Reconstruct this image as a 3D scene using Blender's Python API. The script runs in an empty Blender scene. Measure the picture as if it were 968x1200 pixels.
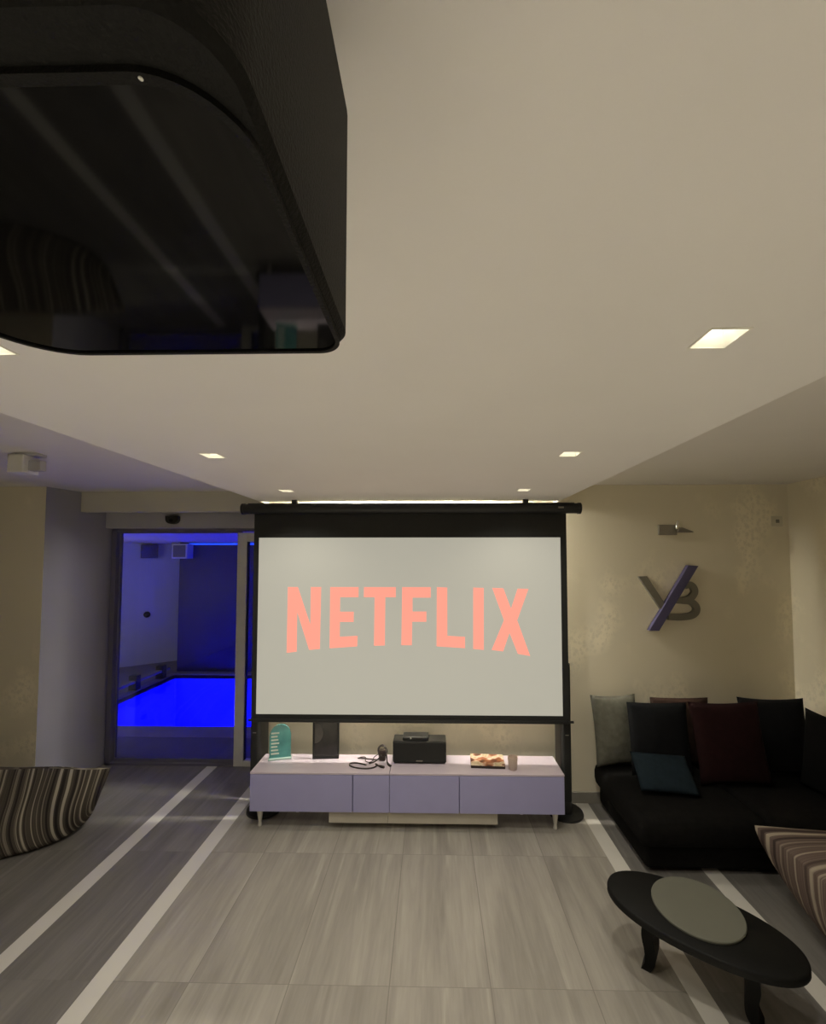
import bpy, bmesh, math, random
from mathutils import Vector, Matrix, noise as mnoise
PI = math.pi
R = math.radians
sc = bpy.context.scene
C = sc.collection
random.seed(7)

# ------------------------------------------------------------------ camera
cam = bpy.data.cameras.new('camera')
cam.sensor_fit = 'VERTICAL'; cam.sensor_height = 36.0
cam.lens = 490.0 / 1200.0 * 36.0
cam.shift_x = -14.0 / 1200.0
cam.shift_y = 35.0 / 1200.0
cam.clip_start = 0.02
co = bpy.data.objects.new('camera', cam); C.objects.link(co)
co.location = (0, 0, 1.9)
co.rotation_euler = (PI/2 + math.atan(22/490.0), 0, math.atan(9/490.0))
sc.camera = co
# ------------------------------------------------------------------ world, exposure
w = bpy.data.worlds.new('world'); sc.world = w; w.use_nodes = True
w.node_tree.nodes['Background'].inputs[0].default_value = (0.02, 0.02, 0.025, 1)
w.node_tree.nodes['Background'].inputs[1].default_value = 0.2
sc.view_settings.view_transform = 'Standard'
sc.view_settings.look = 'None'
sc.view_settings.exposure = 0.0
sc.view_settings.gamma = 1.0
sc.view_settings.use_curve_mapping = False
# light levels of lamps, added beams and the lit picture
DOWN_W = 35.0          # each ceiling downlight in view
DOWN_BOUNCE_W = 390.0    # narrow beams for ceiling bounce: rear rows, and an extra added in nearest row
COVE = 400.0             # lamp slot behind the screen
SCREEN_E = 0.385
POOL_W = 130.0
LED_E = 1.1

# ------------------------------------------------------------------ materials
def nt(m):
    m.use_nodes = True
    return m.node_tree.nodes, m.node_tree.links
def mat(name, col, rough=0.6, metal=0.0, var=0.06, scale=8.0, bump=0.0, bscale=None, spec=0.5, coat=0.0):
    m = bpy.data.materials.new(name); N, L = nt(m)
    b = N['Principled BSDF']
    b.inputs['Roughness'].default_value = rough
    b.inputs['Metallic'].default_value = metal
    b.inputs['Specular IOR Level'].default_value = spec
    b.inputs['Coat Weight'].default_value = coat
    tc = N.new('ShaderNodeTexCoord')
    n = N.new('ShaderNodeTexNoise'); n.inputs['Scale'].default_value = scale; n.inputs['Detail'].default_value = 4
    L.new(tc.outputs['Object'], n.inputs['Vector'])
    r = N.new('ShaderNodeValToRGB')
    r.color_ramp.elements[0].position = 0.3; r.color_ramp.elements[1].position = 0.7
    r.color_ramp.elements[0].color = tuple(c*(1-var) for c in col) + (1,)
    r.color_ramp.elements[1].color = tuple(min(1, c*(1+var)) for c in col) + (1,)
    L.new(n.outputs['Fac'], r.inputs['Fac']); L.new(r.outputs['Color'], b.inputs['Base Color'])
    if bump:
        n2 = N.new('ShaderNodeTexNoise'); n2.inputs['Scale'].default_value = bscale or scale*6
        L.new(tc.outputs['Object'], n2.inputs['Vector'])
        bp = N.new('ShaderNodeBump'); bp.inputs['Strength'].default_value = bump; bp.inputs['Distance'].default_value = 0.004
        L.new(n2.outputs['Fac'], bp.inputs['Height']); L.new(bp.outputs['Normal'], b.inputs['Normal'])
    return m
def emis(name, col, e, base=1.0):
    m = bpy.data.materials.new(name); N, L = nt(m)
    b = N['Principled BSDF']; b.inputs['Base Color'].default_value = tuple(base*min(1, c) for c in col) + (1,)
    b.inputs['Emission Color'].default_value = col + (1,); b.inputs['Emission Strength'].default_value = e
    b.inputs['Roughness'].default_value = 0.7
    return m
def wallpaper(name, col):
    m = bpy.data.materials.new(name); N, L = nt(m); b = N['Principled BSDF']
    b.inputs['Roughness'].default_value = 0.6
    b.inputs['Specular IOR Level'].default_value = 0.3
    tc = N.new('ShaderNodeTexCoord')
    mp = N.new('ShaderNodeMapping'); mp.inputs['Scale'].default_value = (1, 1, 0.8); L.new(tc.outputs['Object'], mp.inputs['Vector'])
    big = N.new('ShaderNodeTexNoise'); big.inputs['Scale'].default_value = 2.6; big.inputs['Detail'].default_value = 2; L.new(mp.outputs[0], big.inputs['Vector'])
    v = N.new('ShaderNodeTexVoronoi'); v.inputs['Scale'].default_value = 42; v.feature = 'F2'; L.new(mp.outputs[0], v.inputs['Vector'])
    r1 = N.new('ShaderNodeValToRGB'); r1.color_ramp.elements[0].position = 0.52; r1.color_ramp.elements[1].position = 0.66; L.new(big.outputs['Fac'], r1.inputs['Fac'])
    r2 = N.new('ShaderNodeValToRGB'); r2.color_ramp.elements[0].position = 0.45; r2.color_ramp.elements[1].position = 0.8; L.new(v.outputs['Distance'], r2.inputs['Fac'])
    mu = N.new('ShaderNodeMath'); mu.operation = 'MULTIPLY'; L.new(r1.outputs['Color'], mu.inputs[0]); L.new(r2.outputs['Color'], mu.inputs[1])
    mx = N.new('ShaderNodeMix'); mx.data_type = 'RGBA'
    mx.inputs['A'].default_value = col + (1,); mx.inputs['B'].default_value = tuple(min(1, c*1.17) for c in col) + (1,)
    L.new(mu.outputs[0], mx.inputs['Factor']); L.new(mx.outputs['Result'], b.inputs['Base Color'])
    bp = N.new('ShaderNodeBump'); bp.inputs['Strength'].default_value = 0.25; bp.inputs['Distance'].default_value = 0.003
    L.new(mu.outputs[0], bp.inputs['Height']); L.new(bp.outputs['Normal'], b.inputs['Normal'])
    return m
TW, TL, TX, TY = 0.4525, 0.84, -0.195, 1.952
def floor_mat(name, c0, c1, grout, gk=0.8):
    m = bpy.data.materials.new(name); N, L = nt(m); b = N['Principled BSDF']
    b.inputs['Roughness'].default_value = 0.42
    b.inputs['Specular IOR Level'].default_value = 0.4
    tc = N.new('ShaderNodeTexCoord'); sp = N.new('ShaderNodeSeparateXYZ'); L.new(tc.outputs['Object'], sp.inputs[0])
    def M(op, a, bb=None):
        n = N.new('ShaderNodeMath'); n.operation = op
        for i, x in enumerate((a, bb)):
            if x is None: continue
            if isinstance(x, (int, float)): n.inputs[i].default_value = x
            else: L.new(x, n.inputs[i])
        return n.outputs[0]
    gx = M('DIVIDE', M('SUBTRACT', sp.outputs['X'], TX), TW); gy = M('DIVIDE', M('SUBTRACT', sp.outputs['Y'], TY), TL)
    ix = M('FLOOR', gx); iy = M('FLOOR', gy)
    fx = M('SUBTRACT', gx, ix); fy = M('SUBTRACT', gy, iy)
    ex = M('MULTIPLY', M('MINIMUM', fx, M('SUBTRACT', 1.0, fx)), TW); ey = M('MULTIPLY', M('MINIMUM', fy, M('SUBTRACT', 1.0, fy)), TL)
    edge = M('MULTIPLY', M('LESS_THAN', M('MINIMUM', ex, M('MULTIPLY', ey, 1.7)), 0.0021), gk)
    cmb = N.new('ShaderNodeCombineXYZ'); L.new(ix, cmb.inputs[0]); L.new(iy, cmb.inputs[1])
    wn = N.new('ShaderNodeTexWhiteNoise'); L.new(cmb.outputs[0], wn.inputs['Vector'])
    # grain: long streaks along Y, offset per tile
    c2 = N.new('ShaderNodeCombineXYZ')
    L.new(M('MULTIPLY', M('ADD', sp.outputs['X'], M('MULTIPLY', wn.outputs['Value'], 7.0)), 9.0), c2.inputs[0])
    L.new(M('MULTIPLY', M('ADD', sp.outputs['Y'], M('MULTIPLY', wn.outputs['Value'], 13.0)), 0.8), c2.inputs[1])
    g1 = N.new('ShaderNodeTexNoise'); g1.inputs['Scale'].default_value = 1.0; g1.inputs['Detail'].default_value = 8; g1.inputs['Roughness'].default_value = 0.62; g1.inputs['Distortion'].default_value = 0.5
    L.new(c2.outputs[0], g1.inputs['Vector'])
    c3 = N.new('ShaderNodeCombineXYZ')
    L.new(M('MULTIPLY', M('ADD', sp.outputs['X'], M('MULTIPLY', wn.outputs['Value'], 3.0)), 60.0), c3.inputs[0]); L.new(M('MULTIPLY', sp.outputs['Y'], 5.0), c3.inputs[1])
    g2 = N.new('ShaderNodeTexNoise'); g2.inputs['Detail'].default_value = 3; g2.inputs['Scale'].default_value = 1.0; L.new(c3.outputs[0], g2.inputs['Vector'])
    f = M('ADD', M('MULTIPLY', g1.outputs['Fac'], 0.8), M('MULTIPLY', g2.outputs['Fac'], 0.2))
    rp = N.new('ShaderNodeValToRGB'); e = rp.color_ramp.elements
    e[0].position = 0.36; e[0].color = c0 + (1,); e[1].position = 0.66; e[1].color = c1 + (1,)
    L.new(f, rp.inputs['Fac'])
    c4 = N.new('ShaderNodeCombineXYZ')
    L.new(M('MULTIPLY', M('ADD', sp.outputs['X'], M('MULTIPLY', wn.outputs['Value'], 11.0)), 17.0), c4.inputs[0]); L.new(M('MULTIPLY', M('ADD', sp.outputs['Y'], M('MULTIPLY', wn.outputs['Value'], 5.0)), 0.75), c4.inputs[1])
    g3 = N.new('ShaderNodeTexNoise'); g3.inputs['Scale'].default_value = 1.0; g3.inputs['Detail'].default_value = 3; g3.inputs['Distortion'].default_value = 0.25; L.new(c4.outputs[0], g3.inputs['Vector'])
    mr = N.new('ShaderNodeMapRange'); mr.inputs['From Min'].default_value = 0.60; mr.inputs['From Max'].default_value = 0.72; L.new(g3.outputs['Fac'], mr.inputs['Value'])
    vein = M('MULTIPLY', mr.outputs['Result'], M('MULTIPLY', g2.outputs['Fac'], 0.6))
    vm = N.new('ShaderNodeMix'); vm.data_type = 'RGBA'; L.new(vein, vm.inputs['Factor']); L.new(rp.outputs['Color'], vm.inputs['A']); vm.inputs['B'].default_value = tuple(min(1, c*1.5) for c in c1) + (1,)
    hs = N.new('ShaderNodeHueSaturation'); L.new(vm.outputs['Result'], hs.inputs['Color'])
    L.new(M('ADD', M('MULTIPLY', wn.outputs['Value'], 0.16), 0.92), hs.inputs['Value'])
    mx = N.new('ShaderNodeMix'); mx.data_type = 'RGBA'; L.new(edge, mx.inputs['Factor'])
    L.new(hs.outputs['Color'], mx.inputs['A']); mx.inputs['B'].default_value = grout + (1,)
    L.new(mx.outputs['Result'], b.inputs['Base Color'])
    return m
def stripe_mat(name, direction, cols, freq, seed=0.0, uv=False):
    m = bpy.data.materials.new(name); N, L = nt(m); b = N['Principled BSDF']
    b.inputs['Roughness'].default_value = 0.9; b.inputs['Specular IOR Level'].default_value = 0.1
    tc = N.new('ShaderNodeTexCoord')
    wob = N.new('ShaderNodeTexNoise'); wob.inputs['Scale'].default_value = 2.2; wob.inputs['Detail'].default_value = 1; L.new(tc.outputs['Object'], wob.inputs['Vector'])
    dt = N.new('ShaderNodeVectorMath'); dt.operation = 'DOT_PRODUCT'; dt.inputs[1].default_value = direction; L.new(tc.outputs['UV' if uv else 'Object'], dt.inputs[0])
    ad = N.new('ShaderNodeMath'); ad.operation = 'MULTIPLY_ADD'; ad.inputs[1].default_value = 0.12; L.new(wob.outputs['Fac'], ad.inputs[0]); L.new(dt.outputs['Value'], ad.inputs[2])
    a2 = N.new('ShaderNodeMath'); a2.operation = 'MULTIPLY_ADD'; a2.inputs[1].default_value = freq; a2.inputs[2].default_value = seed; L.new(ad.outputs[0], a2.inputs[0])
    n1 = N.new('ShaderNodeTexNoise'); n1.noise_dimensions = '1D'; n1.inputs['Scale'].default_value = 1.0; n1.inputs['Detail'].default_value = 2.5; L.new(a2.outputs[0], n1.inputs['W'])
    rp = N.new('ShaderNodeValToRGB'); rp.color_ramp.interpolation = 'EASE'
    e = rp.color_ramp.elements
    ps = [0.30, 0.40, 0.47, 0.52, 0.58, 0.66]
    e[0].position = ps[0]; e[0].color = cols[0] + (1,); e[1].position = ps[-1]; e[1].color = cols[-1] + (1,)
    for p, c in list(zip(ps, cols))[1:-1]:
        q = e.new(p); q.color = c + (1,)
    L.new(n1.outputs['Fac'], rp.inputs['Fac']); L.new(rp.outputs['Color'], b.inputs['Base Color'])
    n3 = N.new('ShaderNodeTexNoise'); n3.inputs['Scale'].default_value = 260; L.new(tc.outputs['Object'], n3.inputs['Vector'])
    bp = N.new('ShaderNodeBump'); bp.inputs['Strength'].default_value = 0.3; bp.inputs['Distance'].default_value = 0.003
    L.new(n3.outputs['Fac'], bp.inputs['Height']); L.new(bp.outputs['Normal'], b.inputs['Normal'])
    return m
def thin_glass(name, tint, refl=1.0, wavy=0.0):
    m = bpy.data.materials.new(name); N, L = nt(m)
    N.remove(N['Principled BSDF']); out = N['Material Output']
    t = N.new('ShaderNodeBsdfTransparent'); t.inputs[0].default_value = tint + (1,)
    g = N.new('ShaderNodeBsdfGlossy'); g.inputs['Roughness'].default_value = 0.02
    f = N.new('ShaderNodeFresnel'); f.inputs['IOR'].default_value = 1.33 if wavy else 1.45
    mu = N.new('ShaderNodeMath'); mu.operation = 'MULTIPLY'; mu.inputs[1].default_value = refl; L.new(f.outputs[0], mu.inputs[0])
    if wavy:
        tc = N.new('ShaderNodeTexCoord'); n = N.new('ShaderNodeTexNoise'); n.inputs['Scale'].default_value = 5
        L.new(tc.outputs['Object'], n.inputs['Vector'])
        bp = N.new('ShaderNodeBump'); bp.inputs['Strength'].default_value = wavy; bp.inputs['Distance'].default_value = 0.02
        L.new(n.outputs['Fac'], bp.inputs['Height']); L.new(bp.outputs['Normal'], g.inputs['Normal'])
    mx = N.new('ShaderNodeMixShader'); L.new(mu.outputs[0], mx.inputs[0]); L.new(t.outputs[0], mx.inputs[1]); L.new(g.outputs[0], mx.inputs[2])
    L.new(mx.outputs[0], out.inputs[0])
    return m

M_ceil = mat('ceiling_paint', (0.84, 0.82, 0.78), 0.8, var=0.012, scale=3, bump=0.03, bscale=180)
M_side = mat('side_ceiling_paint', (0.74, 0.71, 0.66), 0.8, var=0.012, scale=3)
M_paint = mat('grey_paint', (0.46, 0.45, 0.46), 0.8, var=0.02, scale=4)
M_beam = mat('cream_paint', (0.62, 0.59, 0.50), 0.8, var=0.02, scale=4)
M_wallp = wallpaper('damask_wallpaper', (0.75, 0.685, 0.525))
M_wallback = mat('rear_wall_paint', (0.72, 0.68, 0.60), 0.8, var=0.02)
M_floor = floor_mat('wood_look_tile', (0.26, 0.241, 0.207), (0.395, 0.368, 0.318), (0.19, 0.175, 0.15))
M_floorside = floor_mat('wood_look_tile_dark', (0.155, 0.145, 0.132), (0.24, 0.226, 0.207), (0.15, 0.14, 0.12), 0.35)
M_strip = mat('white_inlay_tile', (0.66, 0.635, 0.575), 0.4, var=0.03, scale=5)
M_skirt = mat('skirting_tile', (0.26, 0.245, 0.21), 0.5, var=0.08)
M_alu = mat('brushed_aluminium', (0.74, 0.73, 0.66), 0.45, 0.15, var=0.03)
M_darkframe = mat('door_frame_anodised', (0.16, 0.15, 0.20), 0.5, 0.1)
M_glass = thin_glass('door_glass', (0.93, 0.94, 0.97), 0.8)
M_poolwhite = mat('pool_room_paint', (0.66, 0.68, 0.66), 0.7, var=0.02)
M_poolceil = mat('pool_room_ceiling_paint', (0.78, 0.70, 0.55), 0.8, var=0.01)
M_pooldark = mat('pool_room_dark_tile', (0.022, 0.016, 0.085), 0.5, var=0.15)
M_deck = mat('pool_deck_stone', (0.20, 0.185, 0.18), 0.6, var=0.1, scale=3)
M_coping = mat('pool_coping_stone', (0.34, 0.31, 0.29), 0.6, var=0.1, scale=4)
M_basin = mat('pool_basin_liner', (0.10, 0.14, 0.85), 0.6, var=0.03)
M_water = thin_glass('pool_water', (0.8, 0.88, 1.0), 0.12, wavy=0.1)
M_led = emis('blue_led', (0.02, 0.10, 1.0), LED_E)
M_black = mat('black_plastic', (0.012, 0.012, 0.012), 0.45, var=0.15, scale=40, bump=0.1, bscale=300)
M_proj = mat('projector_shell', (0.0075, 0.0074, 0.0066), 0.65, var=0.12, scale=60, bump=0.25, bscale=420, spec=0.18)
M_gloss = mat('projector_gloss_panel', (0.003, 0.003, 0.003), 0.05, var=0.02, spec=0.34)
M_fabric = mat('screen_black_fabric', (0.017, 0.017, 0.0155), 0.85, var=0.1)
M_screen = emis('projected_pale_picture', (1.0, 0.96, 0.80), SCREEN_E, 0.16)
M_letter = emis('projected_red_lettering', (1.0, 0.36, 0.265), 0.96, 0.16)
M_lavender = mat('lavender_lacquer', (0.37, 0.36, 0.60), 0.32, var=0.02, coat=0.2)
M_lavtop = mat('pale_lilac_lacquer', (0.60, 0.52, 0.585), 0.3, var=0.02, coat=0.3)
M_gap = mat('drawer_gap', (0.05, 0.045, 0.06), 0.7)
M_plinth = mat('plinth_board', (0.50, 0.46, 0.38), 0.6)
M_leg = mat('silver_leg', (0.75, 0.72, 0.66), 0.3, 0.5)
M_sofa = mat('sofa_black_fabric', (0.0065, 0.0061, 0.0056), 0.95, var=0.25, scale=30, bump=0.3, bscale=200, spec=0.1)
M_tabletop = mat('black_table_lacquer', (0.0055, 0.0055, 0.005), 0.6, var=0.1, spec=0.16)
M_frost = mat('frosted_glass_disc', (0.125, 0.125, 0.098), 0.6, var=0.03, spec=0.3)
M_steel = mat('brushed_steel', (0.30, 0.28, 0.235), 0.35, 0.7)
M_signgrey = mat('sign_grey_metal', (0.20, 0.185, 0.145), 0.5, 0.15)
M_signblue = mat('sign_blue_metal', (0.082, 0.075, 0.165), 0.5, 0.05)
M_white = mat('white_plastic', (0.72, 0.71, 0.65), 0.5)
M_offwhite = mat('downlight_white_metal', (0.86, 0.84, 0.76), 0.4)
M_lens = emis('downlight_lens', (1.0, 0.95, 0.84), 8.0)
M_cove = emis('cove_tube', (1.0, 0.945, 0.82), COVE)

# ------------------------------------------------------------------ mesh helpers
def obj(name, bm, m, parent=None, smooth=False, angle=None, loc=None, rot=None):
    me = bpy.data.meshes.new(name)
    bmesh.ops.recalc_face_normals(bm, faces=bm.faces)
    bm.to_mesh(me); bm.free()
    for x in (m if isinstance(m, (list, tuple)) else [m]): me.materials.append(x)
    if smooth:
        for p in me.polygons: p.use_smooth = True
        if angle: me.set_sharp_from_angle(angle=math.radians(angle))
    o = bpy.data.objects.new(name, me); C.objects.link(o)
    if parent is not None: o.parent = parent
    if loc is not None: o.location = loc
    if rot is not None: o.rotation_euler = rot
    return o
def bx(bm, x0, x1, y0, y1, z0, z1, bev=0.0, seg=2, mi=0):
    vs = [bm.verts.new(p) for p in ((x0,y0,z0),(x1,y0,z0),(x1,y1,z0),(x0,y1,z0),(x0,y0,z1),(x1,y0,z1),(x1,y1,z1),(x0,y1,z1))]
    fs = [bm.faces.new([vs[i] for i in q]) for q in ((0,3,2,1),(4,5,6,7),(0,1,5,4),(1,2,6,5),(2,3,7,6),(3,0,4,7))]
    for f in fs: f.material_index = mi
    if bev:
        es = list({e for f in fs for e in f.edges})
        bmesh.ops.bevel(bm, geom=es, offset=bev, segments=seg, affect='EDGES', profile=0.5)
    return fs
def B(*a, **k):
    bm = bmesh.new(); bx(bm, *a, **k); return bm
def prism(bm, poly, a0, a1, axis='z'):
    """poly: 2-D points; extruded between a0 and a1 along axis"""
    def P(p, a):
        return (p[0], p[1], a) if axis == 'z' else ((p[0], a, p[1]) if axis == 'y' else (a, p[0], p[1]))
    v0 = [bm.verts.new(P(p, a0)) for p in poly]; v1 = [bm.verts.new(P(p, a1)) for p in poly]
    bm.faces.new(v0); bm.faces.new(v1[::-1])
    n = len(poly)
    for i in range(n): bm.faces.new((v0[i], v0[(i+1) % n], v1[(i+1) % n], v1[i]))
def tube(bm, pts, r, n=8, cap=True):
    pts = [Vector(p) for p in pts]; rings = []
    up = Vector((0, 0, 1))
    for i, p in enumerate(pts):
        t = (pts[min(i+1, len(pts)-1)] - pts[max(i-1, 0)]).normalized()
        a = t.cross(up)
        if a.length < 1e-3: a = t.cross(Vector((1, 0, 0)))
        a.normalize(); b = a.cross(t).normalized()
        rr = r[i] if isinstance(r, (list, tuple)) else r
        rings.append([bm.verts.new(p + a*rr*math.cos(2*PI*k/n) + b*rr*math.sin(2*PI*k/n)) for k in range(n)])
    for i in range(len(rings)-1):
        for k in range(n): bm.faces.new((rings[i][k], rings[i][(k+1) % n], rings[i+1][(k+1) % n], rings[i+1][k]))
    if cap: bm.faces.new(rings[0][::-1]); bm.faces.new(rings[-1])
def lathe(bm, prof, n=24, c=(0, 0, 0), close=True):
    rings = []
    for r, z in prof:
        rings.append([bm.verts.new((c[0] + r*math.cos(2*PI*k/n), c[1] + r*math.sin(2*PI*k/n), c[2] + z)) for k in range(n)])
    for i in range(len(rings)-1):
        for k in range(n): bm.faces.new((rings[i][k], rings[i][(k+1) % n], rings[i+1][(k+1) % n], rings[i+1][k]))
    if close: bm.faces.new(rings[0][::-1]); bm.faces.new(rings[-1])
def smooth_path(pts, sub=6):
    pts = [Vector(p) for p in pts]; out = []
    for i in range(len(pts)-1):
        p0, p1, p2, p3 = pts[max(i-1, 0)], pts[i], pts[i+1], pts[min(i+2, len(pts)-1)]
        for k in range(sub):
            t = k/sub
            out.append(0.5*((2*p1) + (p2-p0)*t + (2*p0-5*p1+4*p2-p3)*t*t + (3*p1-p0-3*p2+p3)*t**3))
    out.append(pts[-1]); return out
def rrect(x0, x1, y0, y1, rs, n=8):
    """rounded rectangle, rs = radii of (x0y0, x1y0, x1y1, x0y1)"""
    out = []
    for (cx, cy, r, a) in ((x0+rs[0], y0+rs[0], rs[0], PI), (x1-rs[1], y0+rs[1], rs[1], 1.5*PI), (x1-rs[2], y1-rs[2], rs[2], 0), (x0+rs[3], y1-rs[3], rs[3], 0.5*PI)):
        for k in range(n+1):
            t = a + 0.5*PI*k/n; out.append((cx + r*math.cos(t), cy + r*math.sin(t)))
    return out
def tag(o, label, cat, group=None):
    o['label'] = label; o['category'] = cat
    if group: o['group'] = group
    return o
def thing(name, label, cat, loc=(0, 0, 0), rz=0.0, group=None):
    o = bpy.data.objects.new(name, None); C.objects.link(o); o.location = loc; o.rotation_euler = (0, 0, rz)
    o.empty_display_size = 0.1
    return tag(o, label, cat, group)
def struct(name, bm, m, parent=None, **k):
    o = obj(name, bm, m, parent, **k)
    if parent is None: o['kind'] = 'structure'
    return o
def copy_tree(o, parent=None):
    c = o.copy(); C.objects.link(c)
    if parent is not None: c.parent = parent
    for ch in [x for x in C.objects if x.parent == o]: copy_tree(ch, c)
    return c

# ------------------------------------------------------------------ room numbers
WY = 3.40                     # far wall
CL, CH = 2.36, 2.515          # lowered ceiling, side ceilings
SX0, SX1 = -1.345, 0.98       # lowered ceiling edges
XR, XL = 2.857, -4.5
YB = -3.6
DY = 3.95                     # sliding door plane
RX = -3.215                   # pillar edge

# ------------------------------------------------------------------ setting
# floor with four pale inlaid strips
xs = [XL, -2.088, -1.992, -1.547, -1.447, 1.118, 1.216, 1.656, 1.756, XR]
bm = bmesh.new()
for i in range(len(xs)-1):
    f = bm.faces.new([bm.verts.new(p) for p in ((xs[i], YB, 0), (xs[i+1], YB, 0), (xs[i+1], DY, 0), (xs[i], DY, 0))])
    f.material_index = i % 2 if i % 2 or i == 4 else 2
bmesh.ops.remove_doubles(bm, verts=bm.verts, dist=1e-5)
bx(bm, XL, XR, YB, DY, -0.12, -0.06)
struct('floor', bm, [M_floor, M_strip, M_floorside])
# side ceilings at full height
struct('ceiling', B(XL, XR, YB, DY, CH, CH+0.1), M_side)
# lowered middle ceiling with square openings for the downlights
DLX = (-0.963, 0.592); DLY = (0.857, 1.795, 2.714, -0.075, -1.0, -1.93); HS = 0.037; SY1 = 3.225
bm = bmesh.new()
gx = sorted([SX0, SX1] + [x+s*HS for x in DLX for s in (-1, 1)]); gy = sorted([YB, SY1] + [y+s*HS for y in DLY for s in (-1, 1)])
for i in range(len(gx)-1):
    for j in range(len(gy)-1):
        cx, cy = (gx[i]+gx[i+1])/2, (gy[j]+gy[j+1])/2
        if any(abs(cx-x) < HS for x in DLX) and any(abs(cy-y) < HS for y in DLY): continue
        bm.faces.new([bm.verts.new(p) for p in ((gx[i], gy[j], CL), (gx[i+1], gy[j], CL), (gx[i+1], gy[j+1], CL), (gx[i], gy[j+1], CL))])
for (a, b) in (((SX0, YB), (SX0, SY1)), ((SX0, SY1), (SX1, SY1)), ((SX1, SY1), (SX1, YB)), ((SX0, SY1), (SX0, WY)), ((SX1, SY1), (SX1, WY))):  # last two close the slot ends, added to stop cove light leaking sideways
    bm.faces.new([bm.verts.new(p) for p in ((a[0], a[1], CL), (b[0], b[1], CL), (b[0], b[1], CH), (a[0], a[1], CH))])
bmesh.ops.remove_doubles(bm, verts=bm.verts, dist=1e-5)
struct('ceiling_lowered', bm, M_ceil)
# walls
bm = bmesh.new(); bx(bm, -1.425, XR+0.15, WY, DY, 0, CH)
struct('wall_back', bm, M_wallp)
struct('wall_right', B(XR, XR+0.15, YB, WY, 0, CH), M_wallp)
struct('wall_left', B(XL-0.15, XL, YB, DY, 0, CH), M_wallback)
struct('wall_front', B(XL-0.15, XR+0.15, YB-0.15, YB, 0, CH), M_wallback)
bm = bmesh.new(); bx(bm, XL, RX, WY, WY+0.02, 0, CH)
struct('wall_pillar', bm, M_wallp)
bm = bmesh.new(); prism(bm, [(XL, WY+0.02), (RX, WY+0.02), (RX, WY), (-3.055, DY+0.08), (XL, DY+0.08)], 0, CH)
struct('wall_reveal', bm, mat('reveal_grey_paint', (0.30, 0.29, 0.33), 0.8, var=0.02, scale=4))
# beam and boxed header above the sliding door
struct('trim_1', B(-3.14, -1.425, 3.66, 3.72, 2.335, CH), M_beam)
struct('trim_2', B(-3.07, -1.425, 3.86, DY+0.08, 2.205, 2.36, bev=0.004), M_paint)
# baseboards
struct('baseboard_back', B(-1.42, XR, WY-0.014, WY, 0, 0.085, bev=0.003), M_skirt)
struct('baseboard_right', B(XR-0.014, XR, YB, WY-0.014, 0, 0.085, bev=0.003), M_skirt)
struct('baseboard_pillar', B(XL, RX, WY-0.014, WY, 0, 0.085, bev=0.003), M_skirt)

# sliding door
door = bpy.data.objects.new('door_1', None); C.objects.link(door); door.location = (0, DY, 0); door['kind'] = 'structure'
bm = bmesh.new()
bx(bm, -3.052, -3.008, -0.03, 0.03, 0, 2.205); bx(bm, -3.052, -1.425, -0.03, 0.03, 2.178, 2.205)
bx(bm, -3.052, -1.425, -0.03, 0.06, 0, 0.02)
obj('door_frame', bm, M_darkframe, door)
bm = bmesh.new(); bx(bm, -3.000, -2.984, 0.0, 0.03, 0.02, 2.178, bev=0.003); bx(bm, -2.984, -1.82, 0.0, 0.03, 0.02, 0.05); bx(bm, -2.984, -1.82, 0.0, 0.03, 2.163, 2.178)
obj('sliding_leaf_frame', bm, M_darkframe, door)
obj('glass_pane', B(-2.984, -1.82, 0.012, 0.018, 0.05, 2.163), M_glass, door)
bm = bmesh.new(); bx(bm, -1.845, -1.755, -0.035, 0.03, 0, 2.165, bev=0.006); bx(bm, -1.755, -1.425, -0.035, 0.03, 2.08, 2.165, bev=0.004); bx(bm, -1.755, -1.425, -0.035, 0.03, 0, 0.05, bev=0.004)
obj('fixed_leaf_frame', bm, M_alu, door)
obj('rubber_seal', B(-1.757, -1.748, -0.02, 0.02, 0.05, 2.08), M_black, door)
obj('glass_pane', B(-1.748, -1.43, -0.006, 0.0, 0.05, 2.08), M_glass, door)
t = thing('door_sensor', 'small black rounded motion sensor on the header above the sliding door', 'sensor', (-2.42, 3.86, 2.285))
bm = bmesh.new(); prism(bm, [(-0.058 + 0*k, 0.03) for k in (0,)] + [(0.058, 0.03)] + [(0.058*math.cos(a), 0.005-0.05*abs(math.sin(a))**0.8) for a in [PI*k/12 for k in range(0, 13)]], -0.045, 0.0, 'y')
obj('housing', bm, M_black, t)
bm = bmesh.new(); lathe(bm, [(0.006, 0), (0.016, 0.002), (0.017, 0.006)], 16); bmesh.ops.rotate(bm, verts=bm.verts, matrix=Matrix.Rotation(PI/2, 3, 'X')); bmesh.ops.translate(bm, verts=bm.verts, vec=(0, -0.045, -0.01))
obj('sensor_eye', bm, M_gloss, t)

# ------------------------------------------------------------------ pool room
PZ = 2.215
PX0, PX1, PY1 = -6.2, 0.4, 7.2
PL, PN, PF = -4.30, 4.83, 6.98
bm = bmesh.new()
for (a, b, c, d) in ((PX0, PX1, DY+0.08, PN-0.30), (PX0, PL-0.12, PN-0.30, 9.0), (PL-0.12, PX1, PF+0.08, 9.0)):
    bx(bm, a, b, c, d, -0.08, 0.0)
struct('floor_pool_room', bm, M_deck)
bm = bmesh.new(); bx(bm, PL-0.12, PX1, PN-0.30, PN, -0.06, 0.004, bev=0.004); bx(bm, PL-0.12, PL, PN, PF, -0.06, 0.004); bx(bm, PL-0.12, PX1, PF, PF+0.08, -0.06, 0.004)
struct('trim_3', bm, M_coping)
bm = bmesh.new()
z0 = -1.3; p = [(PL, PN), (PX1-0.3, PN), (PX1-0.3, PF), (PL, PF)]
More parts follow.
